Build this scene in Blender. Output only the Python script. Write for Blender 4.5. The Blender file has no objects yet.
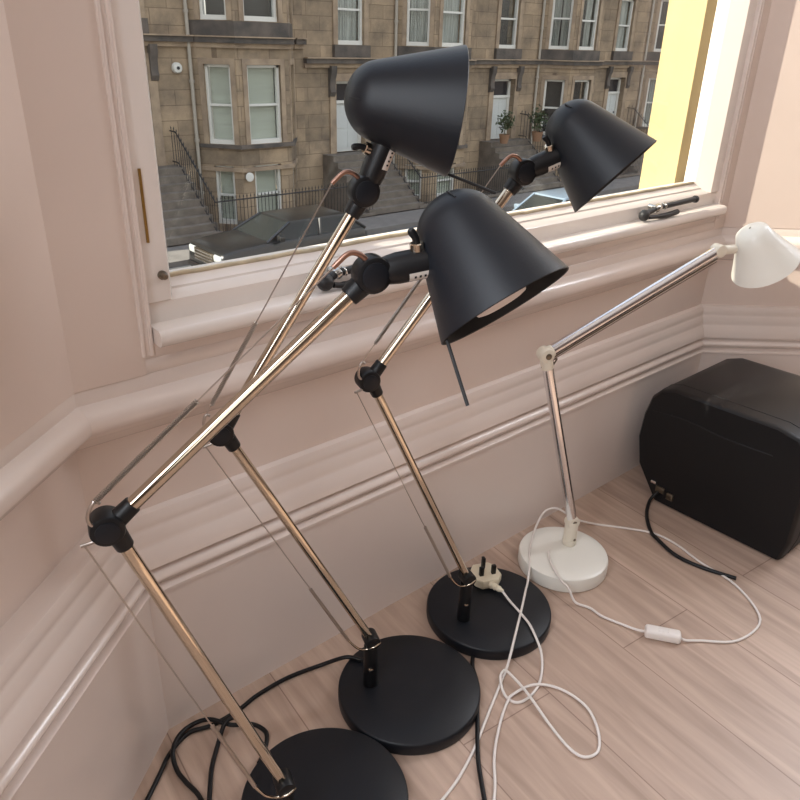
import bpy, bmesh, math, random
from mathutils import Vector, Matrix
random.seed(7)
S = bpy.context.scene
COL = S.collection
V = Vector
R = math.radians

# ------------------------------------------------------------------ camera, sky, sun, exposure
cam_d = bpy.data.cameras.new('camera')
cam_d.sensor_width = 36.0
cam_d.lens = 742.0 / 800.0 * 36.0
cam_d.clip_start = 0.02
cam_d.clip_end = 300
cam = bpy.data.objects.new('camera', cam_d)
COL.objects.link(cam)
cr = V((0.75779916, -0.65195134, 0.02645519))
cu = V((0.26651411, 0.3462835, 0.8994765))
cb = V((-0.5955759, -0.67457185, 0.43616758))
cam.matrix_world = Matrix(((cr.x, cu.x, cb.x, 0), (cr.y, cu.y, cb.y, 0), (cr.z, cu.z, cb.z, 1.0), (0, 0, 0, 1)))
S.camera = cam

w = bpy.data.worlds.new('sky')
S.world = w
w.use_nodes = True
nt = w.node_tree
nt.nodes.clear()
tc = nt.nodes.new('ShaderNodeTexCoord')
sep = nt.nodes.new('ShaderNodeSeparateXYZ')
mr = nt.nodes.new('ShaderNodeMapRange')
mr.inputs['From Min'].default_value = -1
ramp = nt.nodes.new('ShaderNodeValToRGB')
bg = nt.nodes.new('ShaderNodeBackground')
wo = nt.nodes.new('ShaderNodeOutputWorld')
nt.links.new(tc.outputs['Generated'], sep.inputs[0])
nt.links.new(sep.outputs['Z'], mr.inputs['Value'])
nt.links.new(mr.outputs[0], ramp.inputs[0])
nt.links.new(ramp.outputs[0], bg.inputs[0])
nt.links.new(bg.outputs[0], wo.inputs[0])
e = ramp.color_ramp.elements
e[0].position = 0.0; e[0].color = (.20, .17, .15, 1)
e[1].position = 1.0; e[1].color = (.62, .74, 1.0, 1)
a = e.new(.49); a.color = (.30, .26, .23, 1)
a = e.new(.53); a.color = (1.0, .94, .86, 1)
a = e.new(.68); a.color = (.92, .95, 1.0, 1)
bg.inputs[1].default_value = 1.15

sun_d = bpy.data.lights.new('sun', 'SUN')
sun_d.energy = 8.0
sun_d.angle = R(.6)
sun_d.color = (1.0, .93, .80)
sun = bpy.data.objects.new('sun', sun_d)
COL.objects.link(sun)
sun.location = (-6, 3, 8)
sun.rotation_euler = V((.80, -.27, -.53)).to_track_quat('-Z', 'Y').to_euler()

# daylight of the bay's side windows, plus an added fill light behind


def area_light(name, loc, aim, sx, sy, power, col):
    d = bpy.data.lights.new(name, 'AREA')
    d.shape = 'RECTANGLE'
    d.size = sx
    d.size_y = sy
    d.energy = power
    d.color = col
    o = bpy.data.objects.new(name, d)
    COL.objects.link(o)
    o.location = loc
    o.rotation_euler = (V(aim) - V(loc)).to_track_quat('-Z', 'Y').to_euler()
    return o


area_light('daylight_left', (-.52, .20, 1.50), (.30, -.76, 1.30), .85, 1.45, 26, (.86, .92, 1.0))
area_light('daylight_right', (2.64, .20, 1.80), (1.8, -.76, 1.80), .85, 1.0, 27, (.90, .94, 1.0))
area_light('fill_back', (-2.15, -2.0, 1.55), (.5, -1.6, 1.2), 2.0, 1.7, 16, (1.0, .95, .90))  # added to brighten the room; the wall behind it has no window

S.view_settings.view_transform = 'Standard'
S.view_settings.look = 'None'
S.view_settings.exposure = 0.55
S.view_settings.gamma = 1.0
S.view_settings.use_curve_mapping = False
S.cycles.use_denoising = True
S.cycles.max_bounces = 10
S.cycles.transparent_max_bounces = 12
S.cycles.sample_clamp_indirect = 6.0


# ------------------------------------------------------------------ materials
def mat(name, rgb, rough=.5, metal=0., spec=.5, noise=0., nscale=20., bump=0., bscale=60., coat=0., stretch=None, rgb2=None):
    m = bpy.data.materials.new(name)
    m.use_nodes = True
    t = m.node_tree
    p = t.nodes['Principled BSDF']
    p.inputs['Base Color'].default_value = (*rgb, 1)
    p.inputs['Roughness'].default_value = rough
    p.inputs['Metallic'].default_value = metal
    p.inputs['Specular IOR Level'].default_value = spec
    p.inputs['Coat Weight'].default_value = coat
    p.inputs['Coat Roughness'].default_value = .15
    co = t.nodes.new('ShaderNodeTexCoord')
    src = co.outputs['Object']
    if stretch:
        mp = t.nodes.new('ShaderNodeMapping')
        mp.inputs['Scale'].default_value = stretch
        t.links.new(src, mp.inputs[0])
        src = mp.outputs[0]
    if noise or rgb2:
        n = t.nodes.new('ShaderNodeTexNoise')
        n.inputs['Scale'].default_value = nscale
        n.inputs['Detail'].default_value = 4
        t.links.new(src, n.inputs['Vector'])
        r = t.nodes.new('ShaderNodeValToRGB')
        k = rgb2 if rgb2 else tuple(c * (1 - noise) for c in rgb)
        r.color_ramp.elements[0].position = .35
        r.color_ramp.elements[1].position = .65
        r.color_ramp.elements[0].color = (*k, 1)
        r.color_ramp.elements[1].color = (*rgb, 1)
        t.links.new(n.outputs[0], r.inputs[0])
        t.links.new(r.outputs[0], p.inputs['Base Color'])
    if bump:
        n2 = t.nodes.new('ShaderNodeTexNoise')
        n2.inputs['Scale'].default_value = bscale
        n2.inputs['Detail'].default_value = 3
        t.links.new(src, n2.inputs['Vector'])
        b = t.nodes.new('ShaderNodeBump')
        b.inputs['Strength'].default_value = bump
        b.inputs['Distance'].default_value = .002
        t.links.new(n2.outputs[0], b.inputs['Height'])
        t.links.new(b.outputs[0], p.inputs['Normal'])
    return m


def mat_planks():
    m = bpy.data.materials.new('wood_laminate')
    m.use_nodes = True
    t = m.node_tree
    p = t.nodes['Principled BSDF']
    co = t.nodes.new('ShaderNodeTexCoord')
    mp = t.nodes.new('ShaderNodeMapping')
    mp.inputs['Rotation'].default_value = (0, 0, R(-84))
    t.links.new(co.outputs['Object'], mp.inputs[0])
    br = t.nodes.new('ShaderNodeTexBrick')
    br.inputs['Scale'].default_value = 1.0
    br.inputs['Brick Width'].default_value = 1.2
    br.inputs['Row Height'].default_value = .19
    br.inputs['Mortar Size'].default_value = .0012
    br.inputs['Mortar Smooth'].default_value = .3
    br.inputs['Color1'].default_value = (.56, .42, .335, 1)
    br.inputs['Color2'].default_value = (.50, .37, .295, 1)
    br.inputs['Mortar'].default_value = (.30, .205, .16, 1)
    t.links.new(mp.outputs[0], br.inputs['Vector'])
    st = t.nodes.new('ShaderNodeMapping')
    st.inputs['Scale'].default_value = (3.5, 42, 1)
    t.links.new(mp.outputs[0], st.inputs[0])
    n = t.nodes.new('ShaderNodeTexNoise')
    n.inputs['Scale'].default_value = 1.0
    n.inputs['Detail'].default_value = 6
    n.inputs['Distortion'].default_value = .6
    t.links.new(st.outputs[0], n.inputs['Vector'])
    r = t.nodes.new('ShaderNodeValToRGB')
    r.color_ramp.elements[0].position = .3
    r.color_ramp.elements[1].position = .72
    r.color_ramp.elements[0].color = (.72, .68, .65, 1)
    r.color_ramp.elements[1].color = (1.08, 1.06, 1.05, 1)
    t.links.new(n.outputs[0], r.inputs[0])
    mx = t.nodes.new('ShaderNodeMix')
    mx.data_type = 'RGBA'
    mx.blend_type = 'MULTIPLY'
    mx.inputs[0].default_value = 1
    t.links.new(br.outputs['Color'], mx.inputs[6])
    t.links.new(r.outputs[0], mx.inputs[7])
    t.links.new(mx.outputs[2], p.inputs['Base Color'])
    p.inputs['Roughness'].default_value = .42
    return m


def mat_stone(name='sandstone', c1=(.42, .325, .225), c2=(.32, .25, .175), mort=(.22, .165, .115), bw=1.15, rh=.46):
    m = bpy.data.materials.new(name)
    m.use_nodes = True
    t = m.node_tree
    p = t.nodes['Principled BSDF']
    co = t.nodes.new('ShaderNodeTexCoord')
    sp = t.nodes.new('ShaderNodeSeparateXYZ')
    t.links.new(co.outputs['Object'], sp.inputs[0])
    ad = t.nodes.new('ShaderNodeMath')
    t.links.new(sp.outputs['X'], ad.inputs[0])
    t.links.new(sp.outputs['Y'], ad.inputs[1])
    cm = t.nodes.new('ShaderNodeCombineXYZ')
    t.links.new(ad.outputs[0], cm.inputs[0])
    t.links.new(sp.outputs['Z'], cm.inputs[1])
    br = t.nodes.new('ShaderNodeTexBrick')
    br.inputs['Scale'].default_value = 1.0
    br.inputs['Brick Width'].default_value = bw
    br.inputs['Row Height'].default_value = rh
    br.inputs['Mortar Size'].default_value = .012
    br.inputs['Color1'].default_value = (*c1, 1)
    br.inputs['Color2'].default_value = (*c2, 1)
    br.inputs['Mortar'].default_value = (*mort, 1)
    t.links.new(cm.outputs[0], br.inputs['Vector'])
    n = t.nodes.new('ShaderNodeTexNoise')
    n.inputs['Scale'].default_value = .7
    n.inputs['Detail'].default_value = 7
    n.inputs['Roughness'].default_value = .65
    t.links.new(co.outputs['Object'], n.inputs['Vector'])
    r = t.nodes.new('ShaderNodeValToRGB')
    r.color_ramp.elements[0].position = .34
    r.color_ramp.elements[1].position = .62
    r.color_ramp.elements[0].color = (.5, .5, .52, 1)
    r.color_ramp.elements[1].color = (1.12, 1.08, 1.02, 1)
    t.links.new(n.outputs[0], r.inputs[0])
    mx = t.nodes.new('ShaderNodeMix')
    mx.data_type = 'RGBA'
    mx.blend_type = 'MULTIPLY'
    mx.inputs[0].default_value = 1
    t.links.new(br.outputs['Color'], mx.inputs[6])
    t.links.new(r.outputs[0], mx.inputs[7])
    t.links.new(mx.outputs[2], p.inputs['Base Color'])
    p.inputs['Roughness'].default_value = .9
    return m


def mat_glass(name, tint=(.97, .99, .98), ior=1.45):
    m = bpy.data.materials.new(name)
    m.use_nodes = True
    t = m.node_tree
    t.nodes.clear()
    o = t.nodes.new('ShaderNodeOutputMaterial')
    tr = t.nodes.new('ShaderNodeBsdfTransparent')
    tr.inputs[0].default_value = (*tint, 1)
    gl = t.nodes.new('ShaderNodeBsdfGlossy')
    gl.inputs['Roughness'].default_value = .0
    lw = t.nodes.new('ShaderNodeLayerWeight')
    lw.inputs[0].default_value = .5
    pw = t.nodes.new('ShaderNodeMath')
    pw.operation = 'POWER'
    pw.inputs[1].default_value = 5.0
    fr = t.nodes.new('ShaderNodeMath')
    fr.operation = 'MULTIPLY_ADD'
    r0 = ((ior - 1) / (ior + 1)) ** 2
    fr.inputs[1].default_value = 1 - r0
    fr.inputs[2].default_value = r0
    t.links.new(lw.outputs['Facing'], pw.inputs[0])
    t.links.new(pw.outputs[0], fr.inputs[0])
    mx = t.nodes.new('ShaderNodeMixShader')
    t.links.new(fr.outputs[0], mx.inputs[0])
    t.links.new(tr.outputs[0], mx.inputs[1])
    t.links.new(gl.outputs[0], mx.inputs[2])
    t.links.new(mx.outputs[0], o.inputs[0])
    return m


M = {}
M['wall'] = mat('painted_wall', (.77, .645, .575), .38, noise=.03, nscale=6, bump=.15, bscale=25)
M['trim'] = mat('gloss_trim_paint', (.80, .695, .635), .20, noise=.03, nscale=5, bump=.12, bscale=18)
M['frame'] = mat('window_frame_paint', (.83, .755, .70), .17, noise=.03, nscale=8, bump=.1, bscale=22)
M['putty'] = mat('putty', (.62, .52, .36), .7, noise=.25, nscale=40, bump=.4, bscale=90)
M['floor'] = mat_planks()
M['ceiling'] = mat('ceiling_paint', (.8, .76, .72), .7)
M['backwall'] = mat('far_room_wall', (.20, .15, .125), .6)
M['glass'] = mat_glass('window_glass', (.93, .935, .92))
M['black'] = mat('black_satin_metal', (.006, .0075, .011), .44, spec=.36, bump=.06, bscale=300)
M['blackp'] = mat('black_plastic', (.006, .006, .007), .42, spec=.34)
M['inner'] = mat('black_shade_inside', (.010, .010, .011), .6)
M['nickel'] = mat('polished_nickel', (.57, .50, .405), .07, metal=1.)
M['nickel_dark'] = mat('spring_steel', (.50, .45, .41), .3, metal=1.)
M['copper'] = mat('copper_tinted_metal', (.42, .25, .19), .35, metal=1.)
M['silver'] = mat('silver_metal', (.80, .79, .80), .2, metal=1.)
M['cream'] = mat('cream_plastic', (.78, .72, .60), .35)
M['whiteE'] = mat('white_enamel', (.82, .80, .73), .3)
M['whitep'] = mat('white_plastic', (.80, .74, .69), .4)
M['plugc'] = mat('aged_cream_plastic', (.74, .66, .50), .4)
M['screw'] = mat('screw_steel', (.22, .19, .15), .35, metal=1.)
M['bulb'] = mat('frosted_bulb_glass', (.86, .80, .77), .5)
M['sticker'] = mat('paper_sticker', (.72, .66, .60), .6)
M['brass'] = mat('tarnished_brass', (.36, .22, .06), .4, metal=.8)
M['iron'] = mat('black_iron', (.02, .02, .022), .5, bump=.2, bscale=120)
M['chrome'] = mat('worn_chrome', (.55, .55, .53), .2, metal=1.)
M['stone'] = mat_stone()
M['dressed'] = mat('dressed_stone', (.42, .32, .22), .85, rgb2=(.28, .21, .15), nscale=2.2)
M['sooty'] = mat('soot_darkened_stone', (.15, .125, .105), .9, rgb2=(.075, .068, .062), nscale=1.8)
M['yellowstone'] = mat('yellow_painted_stone', (.47, .37, .18), .8, noise=.12, nscale=4)
M['sash'] = mat('white_sash_paint', (.74, .73, .68), .4)
M['blind'] = mat('pale_blind', (.62, .62, .52), .8, noise=.12, nscale=1.5, stretch=(.3, .3, 5))
M['curtain'] = mat('pale_curtain', (.55, .55, .50), .85, noise=.45, nscale=2.5, stretch=(7, 7, .25))
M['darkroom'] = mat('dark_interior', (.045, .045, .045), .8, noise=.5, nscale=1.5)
M['pane'] = mat('facade_glass', (.03, .03, .035), .05)
M['doorw'] = mat('pale_door_paint', (.60, .62, .60), .5)
M['pipe'] = mat('grey_pipe', (.42, .38, .32), .6)
M['asphalt'] = mat('asphalt', (.12, .12, .12), .9, noise=.25, nscale=6)
M['pavement'] = mat('paving', (.20, .185, .17), .9, noise=.2, nscale=3)
M['step'] = mat('stone_step', (.20, .17, .14), .9, noise=.3, nscale=3)
M['suv'] = mat('dark_car_paint', (.008, .009, .010), .3, coat=.3)
M['bluecar'] = mat('pale_blue_car_paint', (.20, .26, .32), .3, coat=.5)
M['navy'] = mat('dark_blue_car_paint', (.05, .07, .12), .2, coat=.8)
M['carglass'] = mat('car_glass', (.022, .026, .026), .08, spec=.3)
M['tyre'] = mat('tyre_rubber', (.02, .02, .02), .8)
M['lamp'] = mat('headlamp_lens', (.42, .44, .44), .2)
M['leaf'] = mat('leaf', (.07, .10, .04), .6, noise=.5, nscale=9)
M['terracotta'] = mat('clay_pot', (.30, .17, .10), .8)
M['roof'] = mat('slate', (.12, .12, .13), .8)


# ------------------------------------------------------------------ mesh helpers (all take world coordinates)
class MB:
    def __init__(s):
        s.v = []; s.f = []

    def add(s, vs, fs):
        n = len(s.v)
        s.v += [V(p) for p in vs]
        s.f += [tuple(i + n for i in q) for q in fs]
        return s

    def box(s, x0, x1, y0, y1, z0, z1):
        return s.add([(x0, y0, z0), (x1, y0, z0), (x1, y1, z0), (x0, y1, z0), (x0, y0, z1), (x1, y0, z1), (x1, y1, z1), (x0, y1, z1)],
                     [(0, 3, 2, 1), (4, 5, 6, 7), (0, 1, 5, 4), (1, 2, 6, 5), (2, 3, 7, 6), (3, 0, 4, 7)])

    def obox(s, c, ux, uy, uz, dx, dy, dz):
        c = V(c); vs = []
        for k in (-1, 1):
            for (i, j) in ((-1, -1), (1, -1), (1, 1), (-1, 1)):
                vs.append(c + ux * (i * dx / 2) + uy * (j * dy / 2) + uz * (k * dz / 2))
        return s.add(vs, [(0, 3, 2, 1), (4, 5, 6, 7), (0, 1, 5, 4), (1, 2, 6, 5), (2, 3, 7, 6), (3, 0, 4, 7)])

    def prism(s, pts, z0, z1):
        n = len(pts)
        return s.add([(p[0], p[1], z0) for p in pts] + [(p[0], p[1], z1) for p in pts],
                     [tuple(range(n))[::-1], tuple(range(n, 2 * n))] + [(i, (i + 1) % n, n + (i + 1) % n, n + i) for i in range(n)])

    def loft(s, rings, caps=True, closed=True):
        m = len(rings[0]); vs = [p for r in rings for p in r]; fs = []
        for k in range(len(rings) - 1):
            for i in range(m if closed else m - 1):
                j = (i + 1) % m
                fs.append((k * m + i, k * m + j, (k + 1) * m + j, (k + 1) * m + i))
        if caps:
            fs.append(tuple(range(m))[::-1])
            fs.append(tuple((len(rings) - 1) * m + i for i in range(m)))
        return s.add(vs, fs)

    def lathe(s, o, d, prof, n=32, caps=True, ref=None):
        o = V(o); d = V(d).normalized()
        a = V(ref) if ref is not None else (V((0, 0, 1)) if abs(d.z) < .9 else V((1, 0, 0)))
        e1 = (a - d * a.dot(d)).normalized(); e2 = d.cross(e1)
        rings = [[o + d * z + (e1 * math.cos(2 * math.pi * i / n) + e2 * math.sin(2 * math.pi * i / n)) * max(r, 1e-5) for i in range(n)] for (z, r) in prof]
        return s.loft(rings, caps)

    def cyl(s, a, b, r, n=20, r2=None, bev=0.):
        a = V(a); b = V(b); L = (b - a).length; r2 = r if r2 is None else r2
        if bev:
            pr = [(0, r - bev), (bev * .3, r - bev * .3), (bev, r), (L - bev, r2), (L - bev * .3, r2 - bev * .3), (L, r2 - bev)]
        else:
            pr = [(0, r), (L, r2)]
        return s.lathe(a, b - a, pr, n)

    def tube(s, pts, r, n=10):
        P = [V(p) for p in pts]; rings = []; prev = None
        for i, p in enumerate(P):
            t = (P[min(i + 1, len(P) - 1)] - P[max(i - 1, 0)])
            if t.length < 1e-9:
                t = V((0, 0, 1))
            t.normalize()
            if prev is None:
                a = V((0, 0, 1)) if abs(t.z) < .9 else V((1, 0, 0))
            else:
                a = prev
            e1 = (a - t * a.dot(t)).normalized(); prev = e1; e2 = t.cross(e1)
            rr = r[i] if isinstance(r, (list, tuple)) else r
            rings.append([p + (e1 * math.cos(2 * math.pi * k / n) + e2 * math.sin(2 * math.pi * k / n)) * rr for k in range(n)])
        return s.loft(rings)

    def ball(s, c, r, n=16, sq=(1, 1, 1)):
        c = V(c); rings = []
        for k in range(1, n // 2):
            t = math.pi * k / (n // 2)
            rings.append([c + V((r * sq[0] * math.sin(t) * math.cos(2 * math.pi * i / n), r * sq[1] * math.sin(t) * math.sin(2 * math.pi * i / n), -r * sq[2] * math.cos(t))) for i in range(n)])
        return s.loft(rings)

    def build(s, name, m, parent=None, smooth=30, bevel=0., seg=2, kind=None):
        off = root_loc(parent)
        me = bpy.data.meshes.new(name)
        me.from_pydata([p - off for p in s.v], [], s.f)
        bm = bmesh.new(); bm.from_mesh(me)
        bmesh.ops.recalc_face_normals(bm, faces=bm.faces)
        if bevel:
            ed = [x for x in bm.edges if len(x.link_faces) == 2 and x.calc_face_angle(0) > R(35)]
            bmesh.ops.bevel(bm, geom=ed, offset=bevel, segments=seg, profile=.5, affect='EDGES', clamp_overlap=True)
        bm.to_mesh(me); bm.free()
        if smooth:
            me.polygons.foreach_set('use_smooth', [True] * len(me.polygons))
            me.set_sharp_from_angle(angle=R(smooth))
        me.materials.append(m)
        o = bpy.data.objects.new(name, me)
        COL.objects.link(o)
        if parent:
            o.parent = parent
        if kind:
            o['kind'] = kind
        return o


def root_loc(o):
    p = V((0, 0, 0))
    while o:
        p += o.location
        o = o.parent
    return p


def thing(name, label, cat, loc=(0, 0, 0), group=None):
    o = bpy.data.objects.new(name, None)
    o.empty_display_size = .1
    COL.objects.link(o)
    o.location = loc
    o['label'] = label
    o['category'] = cat
    if group:
        o['group'] = group
    return o


def spline(pts, sub=6):
    P = [V(p) for p in pts]; out = []
    for i in range(len(P) - 1):
        p0 = P[max(i - 1, 0)]; p1 = P[i]; p2 = P[i + 1]; p3 = P[min(i + 2, len(P) - 1)]
        for k in range(sub):
            t = k / sub
            out.append(.5 * ((2 * p1) + (p2 - p0) * t + (2 * p0 - 5 * p1 + 4 * p2 - p3) * t * t + (3 * p1 - p0 - 3 * p2 + p3) * t ** 3))
    out.append(P[-1])
    return out


# ------------------------------------------------------------------ the room
LC = V((.287, .855)); RC = V((1.83, .855))         # bay corners at the skirting face
LD = V((-.76, -.65)).normalized(); RD = V((.76, -.65)).normalized()
SP = 1.75                                           # length of the splayed walls
K = (1 - .76) / .65


def plan(d):  # bay polyline moved outwards by d
    lc = V((LC.x - K * d, LC.y + d)); rc = V((RC.x + K * d, RC.y + d))
    return [lc + LD * SP, lc, rc, rc + RD * SP]


def plan_hi(d):   # above the skirting the left corner sits a little further left
    p = plan(d)
    s_ = V((-.037, 0))
    return [p[0] + s_, p[1] + s_, p[2], p[3]]


def sweep(prof, seg, name, m, kind='structure', plan=plan):
    b = MB()
    # close the section at the back
    back = max(d for d, z in prof) + .03
    r = []
    for i in (seg, seg + 1):
        ring = [V((*plan(d)[i], z)) for (d, z) in prof]
        ring += [V((*plan(back)[i], prof[-1][1])), V((*plan(back)[i], prof[0][1]))]
        r.append(ring)
    b.loft(r)
    return b.build(name, m, None, 40, kind=kind)


def arc(d0, z0, d1, z1, bulge, n=6):
    a = V((d0, z0)); c = V((d1, z1)); t = c - a; nrm = V((-t.y, t.x))
    return [tuple(a + t * (k / n) + nrm * bulge * math.sin(math.pi * k / n)) for k in range(n + 1)]


skirt = [(.003, 0), (.003, .266), (.0, .268), (.0, .273), (.003, .275), (.013, .277), (.013, .280)] + \
        arc(.010, .282, .010, .300, .45) + [(.017, .302), (.017, .3080)] + \
        arc(.007, .3105, .018, .340, .06) + arc(.0195, .342, .025, .364, .05) + arc(.0265, .366, .031, .388, .08) + [(.040, .391)]
for seg, side in ((0, 'left'), (1, 'front'), (2, 'right')):
    sweep(skirt, seg, 'baseboard_' + side, M['trim'])
dado = [(.040, .512), (.034, .516), (.030, .526)] + arc(.024, .530, .006, .545, -.18) + arc(.004, .548, .018, .578, .22) + [(.023, .580), (.023, .598), (.0245, .600), (.023, .602), (.023, .618), (.0245, .620), (.023, .622), (.023, .645), (.040, .645)]
for seg, k in ((0, 1), (1, 2), (2, 3)):
    sweep(dado, seg, 'trim_%d' % k, M['trim'], plan=plan_hi)

H = 2.75
b = MB()
lo = plan_hi(.04); hi = plan_hi(.20)


def wall_prism(b, p0, p1, q0, q1, z0, z1):
    b.prism([p0, p1, q1, q0], z0, z1)


def lerp(a, c, t):
    return a + (c - a) * t


# front wall: below the window, two piers, the head
b.prism([lo[1], lo[2], hi[2], hi[1]], 0, .66)
wx0, wx1 = .345, 1.79
b.prism([plan_hi(.022)[1], V((.334, .877)), V((.334, .99)), V((.25, .99))], .60, H)
b.prism([V((wx1, .877)), plan(.022)[2], V((1.95, .99)), V((wx1, .99))], .60, H)
b.box(.334, wx1, .877, .99, 2.6, H)
b.build('wall_front', M['wall'], None, 0, kind='structure')
# stone outside the window: reveals and sill
b = MB()
b.box(1.715, 2.1, .962, 1.056, .55, H)
b.build('trim_4', M['yellowstone'], None, 0, kind='structure')
b = MB()
b.box(-.1, .25, .992, 1.075, -.5, H)
b.box(-.1, 2.1, .992, 1.12, -.5, .60)
b.build('trim_5', M['dressed'], None, 0, kind='structure')

for seg, side in ((0, 'left'), (2, 'right')):
    i0, i1 = (1, 0) if seg == 0 else (2, 3)
    p0, p1, q0, q1 = lo[i0], lo[i1], hi[i0], hi[i1]
    b = MB()
    t0, t1 = .33, .86
    b.prism([p0, p1, q1, q0], 0, .72)
    b.prism([plan_hi(.022)[i0], lerp(plan_hi(.022)[i0], plan_hi(.022)[i1], t0), lerp(q0, q1, t0), q0], .60, H)
    b.prism([lerp(p0, p1, t1), p1, q1, lerp(q0, q1, t1)], .72, H)
    b.prism([lerp(p0, p1, t0), lerp(p0, p1, t1), lerp(q0, q1, t1), lerp(q0, q1, t0)], 2.3, H)
    b.build('wall_' + side, M['wall'], None, 0, kind='structure')
    f = MB()
    m0 = [lerp(lerp(p0, p1, t), lerp(q0, q1, t), .45) for t in (t0, t1)]
    m1 = [lerp(lerp(p0, p1, t), lerp(q0, q1, t), .75) for t in (t0, t1)]
    for (ta, tb, za, zb) in ((0, 1, .72, .80), (0, 1, 2.22, 2.3), (0, .07, .8, 2.22), (.93, 1, .8, 2.22), (.07, .93, 1.48, 1.53)):
        f.prism([lerp(m0[0], m0[1], ta), lerp(m0[0], m0[1], tb), lerp(m1[0], m1[1], tb), lerp(m1[0], m1[1], ta)], za, zb)
    f.build('window_%d' % (2 if seg == 0 else 3), M['frame'], None, 0, kind='structure')

# rest of the room behind the camera
b = MB()
le = lo[0]; re = lo[3]
b.box(-2.2, le.x, le.y - .04, le.y + .10, 0, H)
b.box(-2.3, -2.2, -3.4, le.y + .10, 0, H)
b.build('wall_west', M['backwall'], None, 0, kind='structure')
b = MB()
b.box(re.x, 4.4, re.y - .04, re.y + .10, 0, H)
b.box(4.4, 4.5, -3.4, re.y + .10, 0, H)
b.build('wall_east', M['backwall'], None, 0, kind='structure')
b = MB()
b.box(-2.3, 4.5, -3.5, -3.4, 0, H)
b.build('wall_back', M['backwall'], None, 0, kind='structure')
b = MB()
b.box(-2.3, 4.5, -3.5, -.25, H, H + .1)
b.prism([V((-1.05, -.26)), V((3.16, -.26)), V((1.92, 1.07)), V((.18, 1.07))], H, H + .1)
b.build('ceiling', M['ceiling'], None, 0, kind='structure')
b = MB()
b.box(-2.3, 4.5, -3.5, 1.0, -.06, 0)
b.build('floor', M['floor'], None, 0, kind='structure')

# ------------------------------------------------------------------ the window
win = bpy.data.objects.new('window_1', None)
COL.objects.link(win)
win.location = (1.07, .90, .66)
win['kind'] = 'structure'
# architrave bead on the left and right
for xs, nm in (((.332, .347), 'architrave_bead'), ((1.788, 1.803), 'architrave_bead')):
    b = MB()
    for xc in (xs[0] + .002, xs[1] - .002):
        b.cyl((xc, .8775, .625), (xc, .8775, 2.61), .0032, 10)
    b.box(xs[0], xs[1], .8775, .90, .625, 2.61)
    b.build(nm, M['trim'], win, 40)
# sill with rounded nose
b = MB()
pr = [(.895, .640), (.868, .640)] + [(.860 - .008 * math.sin(R(a)), .651 - .011 * math.cos(R(a))) for a in range(0, 181, 20)] + [(.895, .6625)]
b.loft([[V((x, y, z)) for (y, z) in pr] for x in (.349, 1.786)])
b.build('window_sill', M['frame'], win, 40)
# bottom rail, beads
b = MB()
pr = [(.945, .6625), (.8885, .6625), (.8885, .689), (.891, .692), (.903, .6985), (.904, .7015), (.906, .7025), (.918, .711), (.945, .711)]
b.loft([[V((x, y, z)) for (y, z) in pr] for x in (.347, 1.788)])
b.build('bottom_rail', M['frame'], win, 30)
for x0, x1, gx in ((.347, .385, .392), (1.75, 1.788, 1.728)):
    b = MB()
    s = 1 if gx < 1 else -1
    xa = x0 if s > 0 else x1
    xb = x1 if s > 0 else x0
    pr = [(xa, .945), (xa, .8845), (xb - s * .003, .8845), (xb, .888), (gx, .916), (gx, .945)]
    b.loft([[V((x, y, z)) for (x, y) in pr] for z in (.6915, 2.6)])
    b.build('stile', M['frame'], win, 30)
b = MB()
b.box(.347, 1.788, .888, .945, 2.54, 2.6)
b.build('top_rail', M['frame'], win, 0)
b = MB()
b.box(.385, 1.735, .922, .926, .70, 2.55)
b.build('glass_pane', M['glass'], win, 0)
pts = []
for k in range(60):
    x = .394 + k * (1.724 - .394) / 59
    pts.append((x, .9185 + .0005 * math.sin(k * 1.7), .7125 + .0005 * math.sin(k * 2.3) + .0004 * math.sin(k * .9)))
b = MB()
b.tube(pts, .0034, 8)
b.build('putty_strip', M['putty'], win, 60)
b = MB()
b.obox((.3598, .8838, .812), V((1, 0, 0)), V((0, 1, 0)), V((0, 0, 1)), .003, .003, .088)
b.build('hinge_plate', M['brass'], win, 0)
b = MB()
b.lathe((.373, .885, .725), (0, -1, 0), [(-.001, .006), (.003, .006), (.004, .004), (.010, .0045), (.0125, .003)], 14)
b.build('sash_screw', M['screw'], win, 40)


def sash_handle(x, L, sx, mt):
    # iron casement fastener lying along the bottom rail: knuckle, bar, catch lever
    h = MB()
    y = .866
    h.ball((x, y, .677), .0125, 14, (1.1, .9, 1.0))
    h.tube(spline([(x, y, .679), (x + sx * L * .25, y + .004, .686), (x + sx * L * .5, y + .002, .688), (x + sx * L, y, .6905)], 5), .0062, 10)
    h.ball((x + sx * L, y, .690), .0088, 12)
    h.tube(spline([(x + sx * .012, y - .004, .672), (x + sx * L * .35, y - .006, .669), (x + sx * L * .62, y - .004, .671)], 5), [.0045] * 4 + [.006] * 7, 10)
    o = h.build('sash_handle', M['iron'], win, 50)
    g = MB()
    g.cyl((x + sx * L * .2, y + .003, .684), (x + sx * L * .30, y + .003, .688), .0085, 14, bev=.002)
    g.cyl((x + sx * L * .36, y + .003, .687), (x + sx * L * .40, y + .003, .688), .0078, 14, bev=.002)
    g.cyl((x + sx * L * .25, y, .687), (x + sx * L * .25, .889, .687), .0055, 12)
    g.build('handle_collar', mt, o, 40)
    return o


sash_handle(1.445, .205, 1, M['chrome'])
sash_handle(.612, .095, 1, M['chrome'])


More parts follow.
